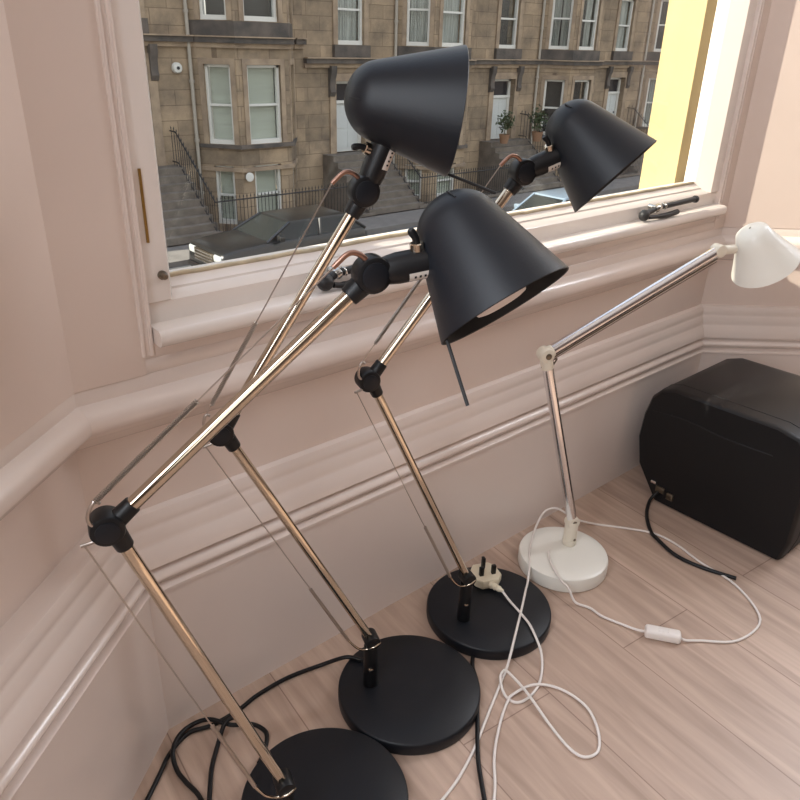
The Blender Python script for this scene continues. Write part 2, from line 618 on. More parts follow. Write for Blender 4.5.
# ------------------------------------------------------------------ black work lamps
def coil(a, c, r, turns, wire):
    a = V(a); c = V(c); d = (c - a); L = d.length; d.normalize()
    q = V((0, 0, 1)) if abs(d.z) < .9 else V((1, 0, 0))
    e1 = (q - d * q.dot(d)).normalized(); e2 = d.cross(e1)
    n = turns * 7
    return [a + d * (L * k / n) + (e1 * math.cos(2 * math.pi * k / 7) + e2 * math.sin(2 * math.pi * k / 7)) * r for k in range(n + 1)]


def work_lamp(label, base, piv, az, elb, head, pitch, roll, cord=None, rod=True, spring_hi=(.10, .45), reach=.0975):
    bx, by = base
    t = thing('desk_lamp', label, 'lamp', (bx, by, 0), 'black work lamps')
    h = V((math.cos(R(az)), math.sin(R(az)), 0)); up = V((0, 0, 1)); nrm = V((-h.y, h.x, 0))
    P0 = V(piv); P = V(elb); Q = V(head)
    # base disc
    b = MB()
    b.lathe((bx, by, 0), up, [(0, .1165), (.001, .1185), (.003, .1195), (.020, .1195), (.0225, .1185), (.024, .1165), (.024, .06)], 96)
    b.build('base', M['black'], t, 40)
    # post
    b = MB()
    b.cyl((P0.x, P0.y, .0245), (P0.x, P0.y, P0.z - .012), .0125, 24, r2=.0115, bev=.002)
    b.ball(P0, .0125, 16)
    b.cyl(P0 - nrm * .014, P0 + nrm * .014, .0125, 24, bev=.002)
    post = b.build('post', M['blackp'], t, 40)
    b = MB()
    b.lathe(V((P0.x, P0.y, P0.z - .055)) - h * .004 - nrm * .0105, -nrm, [(0, .0035), (.003, .0035), (.004, .002)], 12)
    b.build('screw', M['nickel'], post, 40)
    dl = (P - P0).normalized(); du = (Q - P).normalized()
    b = MB(); b.cyl(P0 + dl * .008, P - dl * .012, .0069, 24)
    b.build('lower_arm', M['nickel'], t, 40)
    # elbow
    b = MB()
    b.cyl(P - nrm * .0125 - h * .004, P + nrm * .013 - h * .004, .0168, 28, bev=.003)
    b.cyl(P, P - dl * .030, .0105, 20, r2=.0092, bev=.0015)
    b.cyl(P, P + du * .030, .0105, 20, r2=.0092, bev=.0015)
    el = b.build('elbow_joint', M['blackp'], t, 40)
    b = MB()
    b.lathe(P - nrm * .0125 - h * .004, -nrm, [(0, .0115), (.0010, .0115), (.0016, .010)], 24)
    b.build('joint_cap', M['black'], el, 40)
    b = MB(); b.cyl(P + du * .012, Q - du * .012, .0075, 24)
    b.build('upper_arm', M['nickel'], t, 40)
    # head pivot and socket tube
    dt = h * math.cos(R(pitch)) + up * math.sin(R(pitch))
    ut = -h * math.sin(R(pitch)) + up * math.cos(R(pitch))
    ax = -ut * math.cos(R(roll)) + nrm * math.sin(R(roll))
    O = Q + dt * reach
    sdt = dt
    sut = ut
    dt = (O + ax * .028 - Q).normalized()
    ut = (ut - dt * ut.dot(dt)).normalized()
    tn = ut.cross(dt)
    tn = -tn if tn.dot(nrm) < 0 else tn
    b = MB()
    b.cyl(Q - nrm * .0150 + up * .001 - h * .004, Q + nrm * .006 + up * .001 - h * .004, .0185, 32, bev=.003)
    b.cyl(Q - du * .034, Q, .0105, 20, r2=.0135, bev=.0015)
    hp = b.build('head_joint', M['blackp'], t, 40)
    b = MB()
    b.lathe(Q - nrm * .0150 + up * .001 - h * .004, -nrm, [(0, .0135), (.0010, .0135), (.0016, .012)], 26)
    b.build('joint_cap', M['black'], hp, 40)
    b = MB()
    b.lathe(Q, dt, [(.004, .0125), (.016, .0145), (.024, .0155), (.085, .0155), (.088, .0150)], 28)
    so = b.build('socket_tube', M['blackp'], t, 40)
    # toggle switch on the tube
    k = Q + dt * .046 + ut * .0155
    b = MB(); b.lathe(k - ut * .001, ut, [(0, .0072), (.0065, .0072), (.0075, .006)], 20)
    b.build('switch_collar', M['nickel'], so, 40)
    b = MB(); b.tube([k + ut * .006, k + ut * .012 - dt * .001, k + ut * .018 - dt * .004, k + ut * .0205 - dt * .005], [.0036, .0036, .0042, .003], 12)
    b.build('switch_lever', M['blackp'], so, 40)
    # sticker wrapped along the tube underside
    b = MB()
    rings = []
    for q in (.032, .060):
        rings.append([Q + dt * q + (-tn * math.cos(R(an)) - ut * math.sin(R(an))) * .0159 for an in (8, 18, 28, 38, 48)])
    b.loft(rings, False, False)
    st = b.build('sticker', M['sticker'], so, 40)
    b = MB()
    for q in (.037, .042, .047, .052, .056):
        rings = [[Q + dt * qq + (-tn * math.cos(R(an)) - ut * math.sin(R(an))) * .0161 for an in (22, 28, 34)] for qq in (q, q + .0022)]
        b.loft(rings, False, False)
    b.build('print_mark', M['blackp'], st, 40)
    # shade
    dt = sdt
    rc, rr, L, a0, zs = .0438, .0722, .128, .037, .90
    prof = []
    for i in range(13):
        th = 75 * i / 12
        prof.append((rc * zs * (1 - math.cos(R(th))) - a0, rc * math.sin(R(th))))
    k0, r0 = prof[-1]
    k0 += a0
    for i in range(1, 9):
        u = i / 8
        prof.append((k0 + (L - k0) * u - a0, r0 + (rr - r0) * u))
    inner = [(z + (.0022 if r < r0 * .99 else 0), max(r - .0022, 0)) for z, r in prof]
    b = MB()
    b.lathe(O, ax, prof + [(L - a0 + .0008, rr - .0008), (L - a0, rr - .0020)], 64, False, dt)
    sh = b.build('lamp_shade', M['black'], t, 50)
    b = MB()
    b.lathe(O, ax, [(z, r - .0002) for z, r in inner[1:]], 64, False, dt)
    b.build('shade_lining', M['inner'], sh, 50)
    e2 = ax.cross(dt)
    for sgn in (-1, 1):
        b = MB()
        c = O + ax * (rc * zs * (1 - math.cos(R(46))) - a0) + e2 * sgn * rc * math.sin(R(46))
        b.obox(c, dt, (ax + e2 * sgn * .8).normalized(), (e2 * sgn - ax * .8).normalized(), .0016, .014, .0030)
        b.build('vent_slot', M['inner'], sh, 0)
    # reflector bulb and holder
    b = MB()
    b.cyl(O - ax * .012, O + ax * .03, .017, 24, bev=.002)
    b.build('bulb_holder', M['whitep'], sh, 40)
    b = MB()
    b.lathe(O, ax, [(.03, .012), (.046, .018), (.062, .026), (.074, .0290), (.083, .0290), (.0865, .027), (.0878, .022), (.0885, .001)], 32)
    b.build('bulb', M['bulb'], sh, 50)
    if rod:
        g0 = O + ax * (L - a0 - .03) - dt * (rr - .0115)
        g1 = O + ax * (L - a0) - dt * (rr - .0045)
        d = (g1 - g0).normalized()
        b = MB(); b.tube([g0, g1, g1 + d * .068], .0019, 10)
        b.build('tilt_rod', M['inner'], sh, 40)
    # hooks, springs and wires on the outer side of the arms
    sl = h * dl.z - up * dl.dot(h)
    sl = -sl if sl.dot(h) > 0 else sl
    su = h * du.z - up * du.dot(h)
    su = -su if su.dot(h) > 0 else su

    def hook(nm, pts, r=.0019, m=M['nickel_dark'], par=t):
        q = MB(); q.tube(spline(pts, 6), r, 8)
        return q.build(nm, m, par, 50)
    f0 = -nrm * .010
    b0 = P0 + sl * .029 + dl * .037
    hook('hook', [P0 + f0 * 1.2 + h * .012, P0 + f0 * 1.5 - up * .004, P0 + f0 + sl * .016 - dl * .002, P0 + f0 + sl * .025 + dl * .011, b0 + f0], m=M['nickel'])
    b1 = P + sl * .028 + dl * .0
    hook('hook', [P + f0 * 1.0, P + f0 + sl * .018 - dl * .002, b1 + f0 + sl * .003])
    b2 = P + su * .034 + du * .014
    hook('hook', [P + f0 * 1.0, P + f0 + su * .020 - du * .006, P + f0 + su * .030 + du * .002, b2 + f0, b2 + f0 - su * .005 + du * .002])
    b3 = Q - h * .045 + up * .012
    hook('hook', [Q + f0 + up * .012 - h * .008, Q + f0 + up * .022 - h * .018, Q + f0 + up * .024 - h * .030, b3 + f0], r=.0028, m=M['copper'])
    for nm_a, (p, q, lo_, hi_, rad) in (('lower', (b0 + f0, b1 + f0, .0, .31, .0018)), ('upper', (b2 + f0, b3 + f0, spring_hi[0], spring_hi[1], .0021))):
        g = q - p
        w_ = MB()
        w_.tube([p, q], .0009, 6)
        wi = w_.build('tension_wire', M['nickel_dark'], t, 50)
        c_ = MB()
        n_t = int((g * (hi_ - lo_)).length / .0021)
        c_.tube(coil(p + g * lo_, p + g * hi_, rad, n_t, .0009), .00112, 5)
        c_.build('spring', M['nickel_dark'], t, 50)
    if cord:
        for cd in cord:
            q = MB(); q.tube(spline(cd, 7), .0036, 10)
            q.build('power_cord', M['blackp'], t, 60)
    return t


def clampw(pts):
    o = []
    for x, y, z in pts:
        lim = .845 if x > .287 else .845 - (.287 - x) * .855
        o.append((x, min(y, lim), z))
    return o


cordB = [(.598, .757, .028), (.587, .775, .028), (.575, .787, .024), (.55, .812, .0045), (.488, .825, .0045), (.429, .825, .0045), (.389, .818, .0045), (.342, .818, .0045), (.305, .828, .0045), (.267, .812, .0045), (.236, .785, .0045), (.201, .755, .0045), (.15, .715, .0045), (.08, .66, .0045), (.02, .60, .0045)]
cordA1 = [(.36, .705, .012), (.378, .722, .0045), (.398, .745, .0045), (.399, .764, .0045), (.389, .782, .0045), (.362, .793, .0125), (.341, .824, .0125), (.317, .838, .006), (.289, .826, .0125), (.269, .805, .0125), (.262, .78, .0045), (.263, .752, .0045), (.267, .711, .0045), (.25, .64, .0045), (.2, .58, .0045)]
cordA2 = [(.37, .797, .0200), (.352, .795, .0200), (.323, .771, .0045), (.302, .746, .0045), (.28, .71, .0045), (.262, .68, .0045), (.235, .655, .0045), (.18, .63, .0045)]
cordC = [(.772, .656, .0045), (.755, .640, .0045), (.735, .61, .0045), (.71, .585, .0045), (.669, .545, .0045), (.643, .520, .0045), (.618, .493, .0045), (.584, .449, .0045), (.54, .39, .0045), (.47, .32, .0045)]
work_lamp('black work lamp nearest the camera, its base cut off by the bottom of the photo', (.4005, .590), (.3297, .5800, .122), -16.6, (.1832, .6239, .5712), (.4431, .5462, .7957), 22.0, -37.4, [cordA1, cordA2], spring_hi=(.0, .43))
work_lamp('black work lamp in the middle of the three, its shade highest and turned sideways', (.628, .666), (.5799, .7108, .122), -19.3, (.3854, .7788, .5416), (.5665, .7154, .8359), 82.9, -17.5, [cordB], spring_hi=(.05, .42), reach=.1015)
work_lamp('black work lamp nearest the white one, with a white plug lying on its base', (.877, .717), (.8131, .7219, .122), -15.9, (.6247, .7755, .5507), (.8493, .7116, .8357), 35.4, -34.5, [cordC], rod=False, spring_hi=(.10, .75))

# ------------------------------------------------------------------ white lamp with silver arms
D = thing('desk_lamp', 'white desk lamp with silver arms and round white base, beside the black printer', 'lamp', (1.114, .724, 0))
b = MB()
b.lathe((1.114, .724, 0), (0, 0, 1), [(0, .088), (.002, .0925), (.006, .0935), (.027, .0935), (.032, .092), (.0345, .088), (.035, .06)], 72)
b.build('base', M['whiteE'], D, 40)
dpx = V((1.1455, .7346, 0))
az = R(-20); dh = V((math.cos(az), math.sin(az), 0)); dn = V((-dh.y, dh.x, 0))
p0 = V((dpx.x, dpx.y, .0915)); p1 = V((1.0605, .7925, .476)); p2 = V((1.40, .668, .650))
b = MB()
b.cyl((dpx.x, dpx.y, .035), (dpx.x, dpx.y, .048), .0150, 24, bev=.002)
b.cyl((dpx.x, dpx.y, .047), (dpx.x, dpx.y, .094), .0140, 24, bev=.001)
b.cyl(p0 - dn * .010, p0 + dn * .010, .0140, 24, bev=.002)
po = b.build('post', M['cream'], D, 40)
b = MB(); b.lathe(V((dpx.x, dpx.y, .052)) - dn * .0125 + dh * .003, -dn, [(0, .003), (.002, .003), (.0025, .002)], 10)
b.build('set_screw', M['screw'], po, 40)
b = MB(); b.lathe(p0 - dn * .0095, -dn, [(0, .006), (.002, .006), (.003, .004)], 16)
b.build('screw', M['screw'], po, 40)
d1 = (p1 - p0).normalized(); d2 = (p2 - p1).normalized()
b = MB(); b.cyl(p0 + d1 * .006, p1 - d1 * .02, .0105, 20)
b.build('lower_arm', M['silver'], D, 40)
b = MB()
b.cyl(p1 - dn * .0125, p1 + dn * .0115, .0142, 24, bev=.002)
b.cyl(p1, p1 - d1 * .030, .0122, 20, bev=.001)
b.cyl(p1, p1 + d2 * .016, .0122, 20, bev=.001)
ej = b.build('elbow_joint', M['cream'], D, 40)
b = MB(); b.lathe(p1 - dn * .0125, -dn, [(0, .006), (.002, .006), (.003, .004)], 16)
b.build('screw', M['screw'], ej, 40)
b = MB(); b.cyl(p1 + d2 * .010, p2, .0105, 20)
b.build('upper_arm', M['silver'], D, 40)
b = MB()
uo = V((0, 0, -1)) * .0158 - dn * .002
b.tube(spline([p1 + d1 * -.028 + dh * .006 - dn * .004, p1 + dh * .024 - d1 * .012, p1 + d2 * .03 + uo, p2 + uo], 8), .0016, 8)
b.tube(spline([p0 + d1 * .02 + dh * .0120, p1 - d1 * .04 + dh * .0120, p1 - d1 * .02 + dh * .015, p1 + d2 * .02 + uo * 1.25, p2 + uo * 1.35], 8), .0008, 8)
b.build('arm_wire', M['screw'], D, 50)
# head beyond the right edge
hd = V((.55, -.25, -.80)).normalized()
b = MB()
b.cyl(p2 - dn * .011, p2 + dn * .011, .0125, 24, bev=.002)
b.cyl(p2, p2 + dh * .04, .009, 20)
b.build('head_joint', M['cream'], D, 40)
b = MB()
hc = p2 + dh * .075 + V((0, 0, .03))
b.lathe(hc, hd, [(-.012, .002), (-.010, .018), (-.002, .030), (.02, .037), (.05, .050), (.085, .066), (.086, .064), (.05, .048), (.02, .035), (.002, .028)], 48, False)
b.build('lamp_shade', M['whiteE'], D, 50)
# its cord: base -> switch -> round behind -> knot -> plug on the black base
cord = MB()
c1 = [(1.089, .742, .034), (1.081, .739, .0375), (1.053, .706, .0375), (1.031, .665, .0375), (1.030, .646, .032), (1.034, .628, .006), (1.046, .60, .003), (1.045, .571, .003), (1.058, .528, .003), (1.064, .505, .005), (1.068, .492, .009)]
c2 = [(1.104, .440, .009), (1.111, .432, .005), (1.123, .424, .003), (1.134, .415, .003), (1.19, .37, .003), (1.28, .37, .003), (1.34, .45, .003), (1.353, .538, .003), (1.369, .601, .003), (1.367, .657, .003), (1.332, .713, .003), (1.29, .767, .003), (1.249, .795, .020), (1.225, .828, .040), (1.19, .838, .042), (1.132, .815, .039), (1.084, .787, .0375), (1.05, .764, .0375), (1.026, .742, .035), (.985, .712, .0265), (.964, .699, .0265), (.916, .668, .0265), (.845, .624, .0265), (.812, .604, .022), (.795, .596, .008), (.766, .583, .003), (.71, .556, .003), (.638, .521, .003), (.574, .497, .003), (.50, .48, .003), (.43, .45, .003), (.42, .40, .003), (.50, .385, .003), (.595, .440, .003), (.652, .492, .003), (.707, .529, .003), (.744, .548, .003), (.76, .551, .0075), (.801, .544, .0075), (.829, .525, .003), (.841, .494, .003), (.841, .459, .003), (.827, .43, .003), (.803, .404, .003), (.779, .392, .003), (.757, .401, .003), (.753, .426, .003), (.764, .473, .003), (.779, .534, .0115), (.787, .584, .014), (.783, .593, .013), (.769, .587, .0085), (.753, .561, .003), (.756, .538, .003), (.782, .532, .003), (.817, .54, .003), (.850, .560, .004), (.866, .578, .018), (.879, .602, .0265), (.896, .632, .0265), (.906, .663, .0265), (.914, .699, .029), (.920, .722, .033)]
cord.tube(spline(c1, 6), .0024, 10)
cord.tube(spline(c2, 6), .0024, 10)
co = cord.build('power_cord', M['whitep'], D, 60)
b = MB()
sa = V((1.068, .492, .0105)); sb = V((1.104, .440, .0105)); sd = (sb - sa).normalized(); sn = V((-sd.y, sd.x, 0))
for (q0, q1, wd, ht) in ((0, 1, .024, .019),):
    b.obox((sa + sb) / 2, sd, sn, V((0, 0, 1)), (sb - sa).length + .002, wd, ht)
sw = b.build('inline_switch', M['whitep'], co, 40, bevel=.0055, seg=4)
b = MB()
b.obox((sa + sb) / 2 + V((0, 0, .009)), sd, sn, V((0, 0, 1)), .020, .009, .004)
b.build('switch_rocker', M['whitep'], sw, 40, bevel=.0018)
# three-pin plug lying pins up
pc = V((.925, .774, .0245)); fd = V((.020, .046, 0)).normalized(); fs = V((fd.y, -fd.x, 0)); uz = V((0, 0, 1))
b = MB()
out = [(-.022, -.013), (-.013, -.024), (.013, -.024), (.022, -.013), (.021, .010), (.013, .021), (-.013, .021), (-.021, .010)]
rings = []
for (z, s) in ((0, .88), (.003, .97), (.008, 1.), (.017, 1.), (.0195, .96), (.020, .90)):
    rings.append([pc + fs * (x * s * 1.30) + fd * (y * s * 1.25) + uz * z * 1.1 for x, y in out])
b.loft(rings)
pl = b.build('plug', M['plugc'], co, 25)
b = MB()
for (x, y, wx, wy, hh) in ((0, .012, .0060, .0090, .025), (-.013, -.010, .0085, .0070, .020), (.013, -.010, .0085, .0070, .020)):
    b.obox(pc + fs * x + fd * y + uz * (.0215 + hh / 2), fs, fd, uz, wx, wy, hh)
b.build('plug_pins', M['blackp'], pl, 30, bevel=.0008)
b = MB()
q0 = pc - fd * .027 + uz * .011
b.lathe(q0, (V((.920, .722, .033)) - q0), [(0, .0085), (.006, .0080), (.007, .0066), (.010, .0066), (.011, .0074), (.014, .0072), (.015, .0058), (.018, .0058), (.019, .0064), (.022, .0060), (.025, .0040), (.030, .0034)], 16)
b.build('strain_relief', M['plugc'], pl, 40)

# ------------------------------------------------------------------ black printer by the right corner
pr = thing('printer', 'black box-shaped printer with rounded edges standing on floor at right', 'printer', (1.75, .70, 0))
pv = V((.76, -.65, 0)); pu = V((.65, .76, 0))
prof = [(.430, .004), (.740, .004), (.752, .020), (.798, .080), (.812, .150), (.808, .215), (.796, .262), (.775, .286), (.745, .297), (.50, .300), (.455, .290), (.432, .262), (.420, .20), (.420, .05)]
b = MB()
rings = []
for (x, s) in ((1.490, .965), (1.494, .985), (1.505, 1.0), (1.80, 1.0), (1.815, .985), (1.820, .96)):
    rings.append([V((x, .615 + (y - .615) * s, .15 + (z - .15) * s if z > .03 else z)) for y, z in prof])
b.loft(rings)
body = b.build('body', M['blackp'], pr, 35)
b = MB()
rings = []
for x in (1.535, 1.538):
    rings.append([V((x, .615 + (y - .615) * 1.004, .15 + (z - .15) * 1.006)) for y, z in prof])
b.loft(rings)
b.build('lid_seam', M['inner'], pr, 35)
b = MB()
b.tube(spline([(1.4905, .50, .235), (1.4885, .60, .232), (1.489, .70, .238), (1.491, .785, .23)], 5), .0016, 8)
b.build('panel_groove', M['inner'], pr, 40)
b = MB()
b.box(1.486, 1.496, .715, .738, .030, .046)
b.box(1.486, 1.496, .690, .708, .022, .040)
b.build('socket', M['screw'], pr, 30, bevel=.002)
b = MB()
b.box(1.484, 1.5, .738, .752, .048, .056)
b.build('latch', M['silver'], pr, 30, bevel=.002)
b = MB()
b.tube(spline([(1.494, .728, .034), (1.478, .733, .022), (1.468, .736, .008), (1.431, .719, .0045), (1.396, .695, .0045), (1.363, .664, .0045), (1.347, .641, .0085), (1.331, .585, .0045), (1.336, .528, .0045), (1.36, .46, .0045)], 7), .0042, 10)
b.build('power_cord', M['blackp'], pr, 60)
for (x, y) in ((1.53, .47), (1.53, .72), (1.78, .47), (1.78, .72)):
    b = MB(); b.cyl((x, y, 0), (x, y, .006), .012, 16)
    b.build('foot', M['tyre'], pr, 40)

# ------------------------------------------------------------------ the street
GZ = -4.75
b = MB(); b.box(-40, 90, 4.6, 19.6, GZ - .35, GZ - .14)
b.build('road', M['asphalt'], None, 0, kind='structure')
b = MB(); b.box(-40, 90, 19.6, 21.15, GZ - .35, GZ)
b.box(-40, 90, 19.45, 19.6, GZ - .35, GZ + .005)
b.build('pavement', M['pavement'], None, 0, kind='structure')
b = MB(); b.box(-40, 90, 1.2, 4.6, GZ - .35, GZ)
b.build('pavement', M['pavement'], None, 0, kind='structure')
b = MB(); b.box(-40, 90, 21.1, 24.5, GZ - 2.4, GZ - 2.2)
b.box(-40, 90, 21.02, 21.15, GZ - 2.4, GZ)
b.build('basement_area', M['step'], None, 0, kind='structure')

FY = 24.0     # facade plane
BD = 1.13     # bay depth


def sash(house, x0, x1, z0, z1, y, nrm=None, fill='curtain', mid=.5, ux=None, o=None, name='window', raised=0):
    """sash window; (x0..x1) measured along ux from origin o"""
    ux = ux or V((1, 0, 0)); o = o or V((0, y, 0)); n = V((ux.y, -ux.x, 0)); uz = V((0, 0, 1))   # n points to the street
    f = MB()
    W = x1 - x0; Hh = z1 - z0

    def pc_(b, a0, a1, c0, c1, d0, d1):
        b.obox(o + ux * ((a0 + a1) / 2) + uz * ((c0 + c1) / 2) + n * ((d0 + d1) / 2), ux, n, uz, a1 - a0, d1 - d0, c1 - c0)
    fw = .09
    pc_(f, x0, x0 + fw, z0, z1, -.22, -.08)
    pc_(f, x1 - fw, x1, z0, z1, -.22, -.08)
    pc_(f, x0, x1, z0, z0 + .14, -.22, -.06)
    pc_(f, x0, x1, z1 - .08, z1, -.22, -.08)
    zm = z0 + Hh * mid
    pc_(f, x0, x1, zm - .035, zm + .035, -.22, -.11)
    fr = f.build(name, M['sash'], house, 0)
    g = MB(); pc_(g, x0 + fw, x1 - fw, z0 + .1, z1 - .06, -.19, -.175)
    g.build('pane', mat_cache('glassx'), fr, 0)
    c = MB()
    if fill == 'blind':
        pc_(c, x0 + fw, x1 - fw, z0 + .12, z1 - .06, -.30, -.27)
        c.build('blind', M['blind'], fr, 0)
    elif fill == 'curtain':
        k = .36
        for (a, e_) in ((x0 + fw, x0 + fw + W * k), (x1 - fw - W * k, x1 - fw)):
            pts = []
            for i in range(17):
                pts.append((a + (e_ - a) * i / 16, -.34 + .03 * math.sin(i * 1.9)))
            rr = [[o + ux * px + n * py + uz * z for px, py in pts] for z in (z0 + .1, z1 - .05)]
            c.loft(rr, False, False)
        c.build('curtain', M['curtain'], fr, 60)
    elif fill == 'net':
        pts = [(x0 + fw + (W - 2 * fw) * i / 30, -.32 + .02 * math.sin(i * 1.7)) for i in range(31)]
        c.loft([[o + ux * px + n * py + uz * z for px, py in pts] for z in (z0 + .1, z1 - .05)], False, False)
        c.build('curtain', M['curtain'], fr, 60)
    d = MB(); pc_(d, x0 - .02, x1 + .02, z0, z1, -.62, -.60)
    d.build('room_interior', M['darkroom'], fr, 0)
    return fr


_mc = {}


def mat_cache(k):
    if k not in _mc:
        _mc[k] = mat_glass('house_window_glass', (.93, .95, .95), 1.5)
    return _mc[k]


def wall_holes(b, x0, x1, z0, z1, holes, o, ux, th):
    """a wall slab of thickness th with rectangular holes; x along ux from o, front face on the line"""
    n = V((ux.y, -ux.x, 0)); uz = V((0, 0, 1))
    xs = sorted({x0, x1} | {h[0] for h in holes} | {h[1] for h in holes})
    zs = sorted({z0, z1} | {h[2] for h in holes} | {h[3] for h in holes})
    for i in range(len(xs) - 1):
        for j in range(len(zs) - 1):
            cx = (xs[i] + xs[i + 1]) / 2; cz = (zs[j] + zs[j + 1]) / 2
            if any(h[0] < cx < h[1] and h[2] < cz < h[3] for h in holes):
                continue
            b.obox(o + ux * cx + uz * cz - n * (th / 2), ux, n, uz, xs[i + 1] - xs[i], th, zs[j + 1] - zs[j])


TOP = 7.2


def house(px, dz, label, bay_fill, door_m, up_fill, upd_fill, ground=GZ):
    """px: world x of the drainpipe; the door lies left of it and the canted bay right of it"""
    hx = thing('terraced_house', label, 'house', (px, FY, ground), 'sandstone terrace across the street')
    X = lambda x: px + x
    xl, xr = X(-4.18), X(4.36)
    o = V((0, FY, 0)); ux = V((1, 0, 0))
    dx0, dx1, dt, db = X(-2.80), X(-1.42), -.42 + dz, -2.95 + dz * .12
    w0, w1, wb = X(-2.70), X(-1.50), .80 + dz
    fl0, fl1 = -2.86 + dz, -.44 + dz        # ground-floor bay windows
    up0, up1 = .82 + dz, 3.2 + dz
    th = .62
    b = MB()
    bay0, bay1 = X(.10), X(3.95)
    wall_holes(b, xl, xr, -7.0, TOP, [(dx0, dx1, db, dt), (w0, w1, wb, 3.1 + dz), (w0, w1, 4.4 + dz, 6.5 + dz), (bay0 + .3, bay1 - .3, -4.6 + dz, 6.6 + dz)], o, ux, th)
    b.build('wall', M['stone'], hx, 0)
    # canted bay: left cheek, front, right cheek
    A = V((bay0, FY, 0)); B_ = V((X(1.04), FY - BD, 0)); C_ = V((X(3.0), FY - BD, 0)); Dd = V((bay1, FY, 0))
    cheeks = []
    for (p, q, nm, fill) in ((A, B_, 'left', bay_fill[0]), (B_, C_, 'front', bay_fill[1]), (C_, Dd, 'right', bay_fill[0])):
        u = (q - p); L = u.length; u.normalize()
        if nm == 'front':
            a0, a1 = .36, L - .34
        else:
            a0, a1 = (.38, L - .20) if nm == 'left' else (.20, L - .38)
        b = MB()
        hol = [(a0, a1, fl0, fl1), (a0, a1, up0, up1), (a0, a1, 4.3 + dz, 6.4 + dz), (a0 + .1, a1 - .1, -4.9, -3.55 + dz)]
        wall_holes(b, 0, L, -7.0, TOP, hol, p, u, .32)
        bw_ = b.build('bay_wall', M['stone'], hx, 0)
        sash(hx, a0, a1, fl0, fl1, 0, fill=fill, ux=u, o=p)
        sash(hx, a0, a1, up0, up1, 0, fill=up_fill, ux=u, o=p, mid=.52 if nm != 'front' else .5)
        sash(hx, a0, a1, 4.3 + dz, 6.4 + dz, 0, fill='curtain', ux=u, o=p)
        sash(hx, a0 + .1, a1 - .1, -4.9, -3.55 + dz, 0, fill='blind', ux=u, o=p)
        # moulded surrounds
        s_ = MB()
        n = V((u.y, -u.x, 0))
        for (z0, z1) in ((fl0, fl1), (up0, up1)):
            for (c0, c1, e0, e1) in ((a0 - .16, a0, z0, z1), (a1, a1 + .16, z0, z1), (a0 - .16, a1 + .16, z1, z1 + .18)):
                s_.obox(p + u * ((c0 + c1) / 2) + V((0, 0, (e0 + e1) / 2)) + n * .01, u, n, V((0, 0, 1)), c1 - c0, .07, e1 - e0)
        s_.build('window_surround', M['dressed'], hx, 0)
    # string courses, following wall and bay

    def course(nm, z0, z1, d, m):
        b = MB()
        b.box(xl, bay0, FY - d, FY + .02, z0, z1)
        b.box(bay1, xr, FY - d, FY + .02, z0, z1)
        off = d
        pts = [V((A.x - off * .3, FY + .01)), V((B_.x - off * .45, B_.y - off)), V((C_.x + off * .45, C_.y - off)), V((Dd.x + off * .3, FY + .01))]
        b.prism(pts, z0, z1)
        return b.build(nm, m, hx, 0)
    cz = .22 + dz
    course('string_course', cz - .04, cz + .12, .22, M['sooty'])
    course('string_course', cz - .18, cz - .04, .10, M['dressed'])
    course('string_course', cz + .12, cz + .16, .28, M['dressed'])
    b = MB()
    b.prism([V((A.x, FY)), V((B_.x - .02, B_.y - .06)), V((C_.x + .02, C_.y - .06)), V((Dd.x, FY))], cz + .16, up0 - .02)
    b.build('window_sill', M['sooty'], hx, 0)
    b = MB()
    b.prism([V((A.x - .05, FY)), V((B_.x - .06, B_.y - .14)), V((C_.x + .06, C_.y - .14)), V((Dd.x + .05, FY))], fl0 - .12, fl0 - .005)
    b.build('window_sill', M['sooty'], hx, 0)
    b = MB()
    b.prism([V((A.x - .05, FY)), V((B_.x - .04, B_.y - .10)), V((C_.x + .04, C_.y - .10)), V((Dd.x + .05, FY))], fl0 - .86, fl0 - .74)
    b.build('string_course', M['dressed'], hx, 0)
    course('string_course', 3.75 + dz, 3.9 + dz, .2, M['sooty'])
    b = MB(); b.box(w0 - .22, w1 + .22, FY - .16, FY + .05, cz + .16, wb - .005)
    b.build('window_sill', M['sooty'], hx, 0)
    sash(hx, w0, w1, wb, 3.1 + dz, FY, fill=upd_fill)
    sash(hx, w0, w1, 4.4 + dz, 6.5 + dz, FY, fill='curtain')
    b = MB()
    for (c0, c1, e0, e1) in ((w0 - .2, w0, wb, 3.1 + dz), (w1, w1 + .2, wb, 3.1 + dz), (dx0 - .28, dx0, db, dt), (dx1, dx1 + .28, db, dt), (dx0 - .28, dx1 + .28, dt, dt + .26)):
        b.box(c0, c1, FY - .06, FY + .02, e0, e1)
    b.build('window_surround', M['dressed'], hx, 0)
    # brackets under the door hood
    for xb in (dx0 - .20, dx1 + .20):
        b = MB()
        b.loft([[V((xb + s, FY - y, z)) for y, z in ((0, cz - .12), (.24, cz - .12), (.23, cz - .35), (.15, cz - .55), (.13, cz - .85), (.17, cz - 1.0), (.10, cz - 1.14), (0, cz - 1.18))] for s in (-.12, .12)])
        b.build('bracket', M['sooty'], hx, 30)
    # door with fanlight
    b = MB()
    b.box(dx0, dx0 + .13, FY + .22, FY + .36, db, dt)
    b.box(dx1 - .13, dx1, FY + .22, FY + .36, db, dt)
    b.box(dx0, dx1, FY + .22, FY + .36, dt - .1, dt)
    b.box(dx0, dx1, FY + .20, FY + .36, dt - .78, dt - .68)
    dfm = b.build('door_frame', M['sash'], hx, 0)
    b = MB(); b.box(dx0 + .13, dx1 - .13, FY + .30, FY + .315, dt - .68, dt - .1)
    b.build('fanlight', M['pane'], dfm, 0)
    b = MB(); b.box(dx0 + .13, dx1 - .13, FY + .29, FY + .35, db, dt - .78)
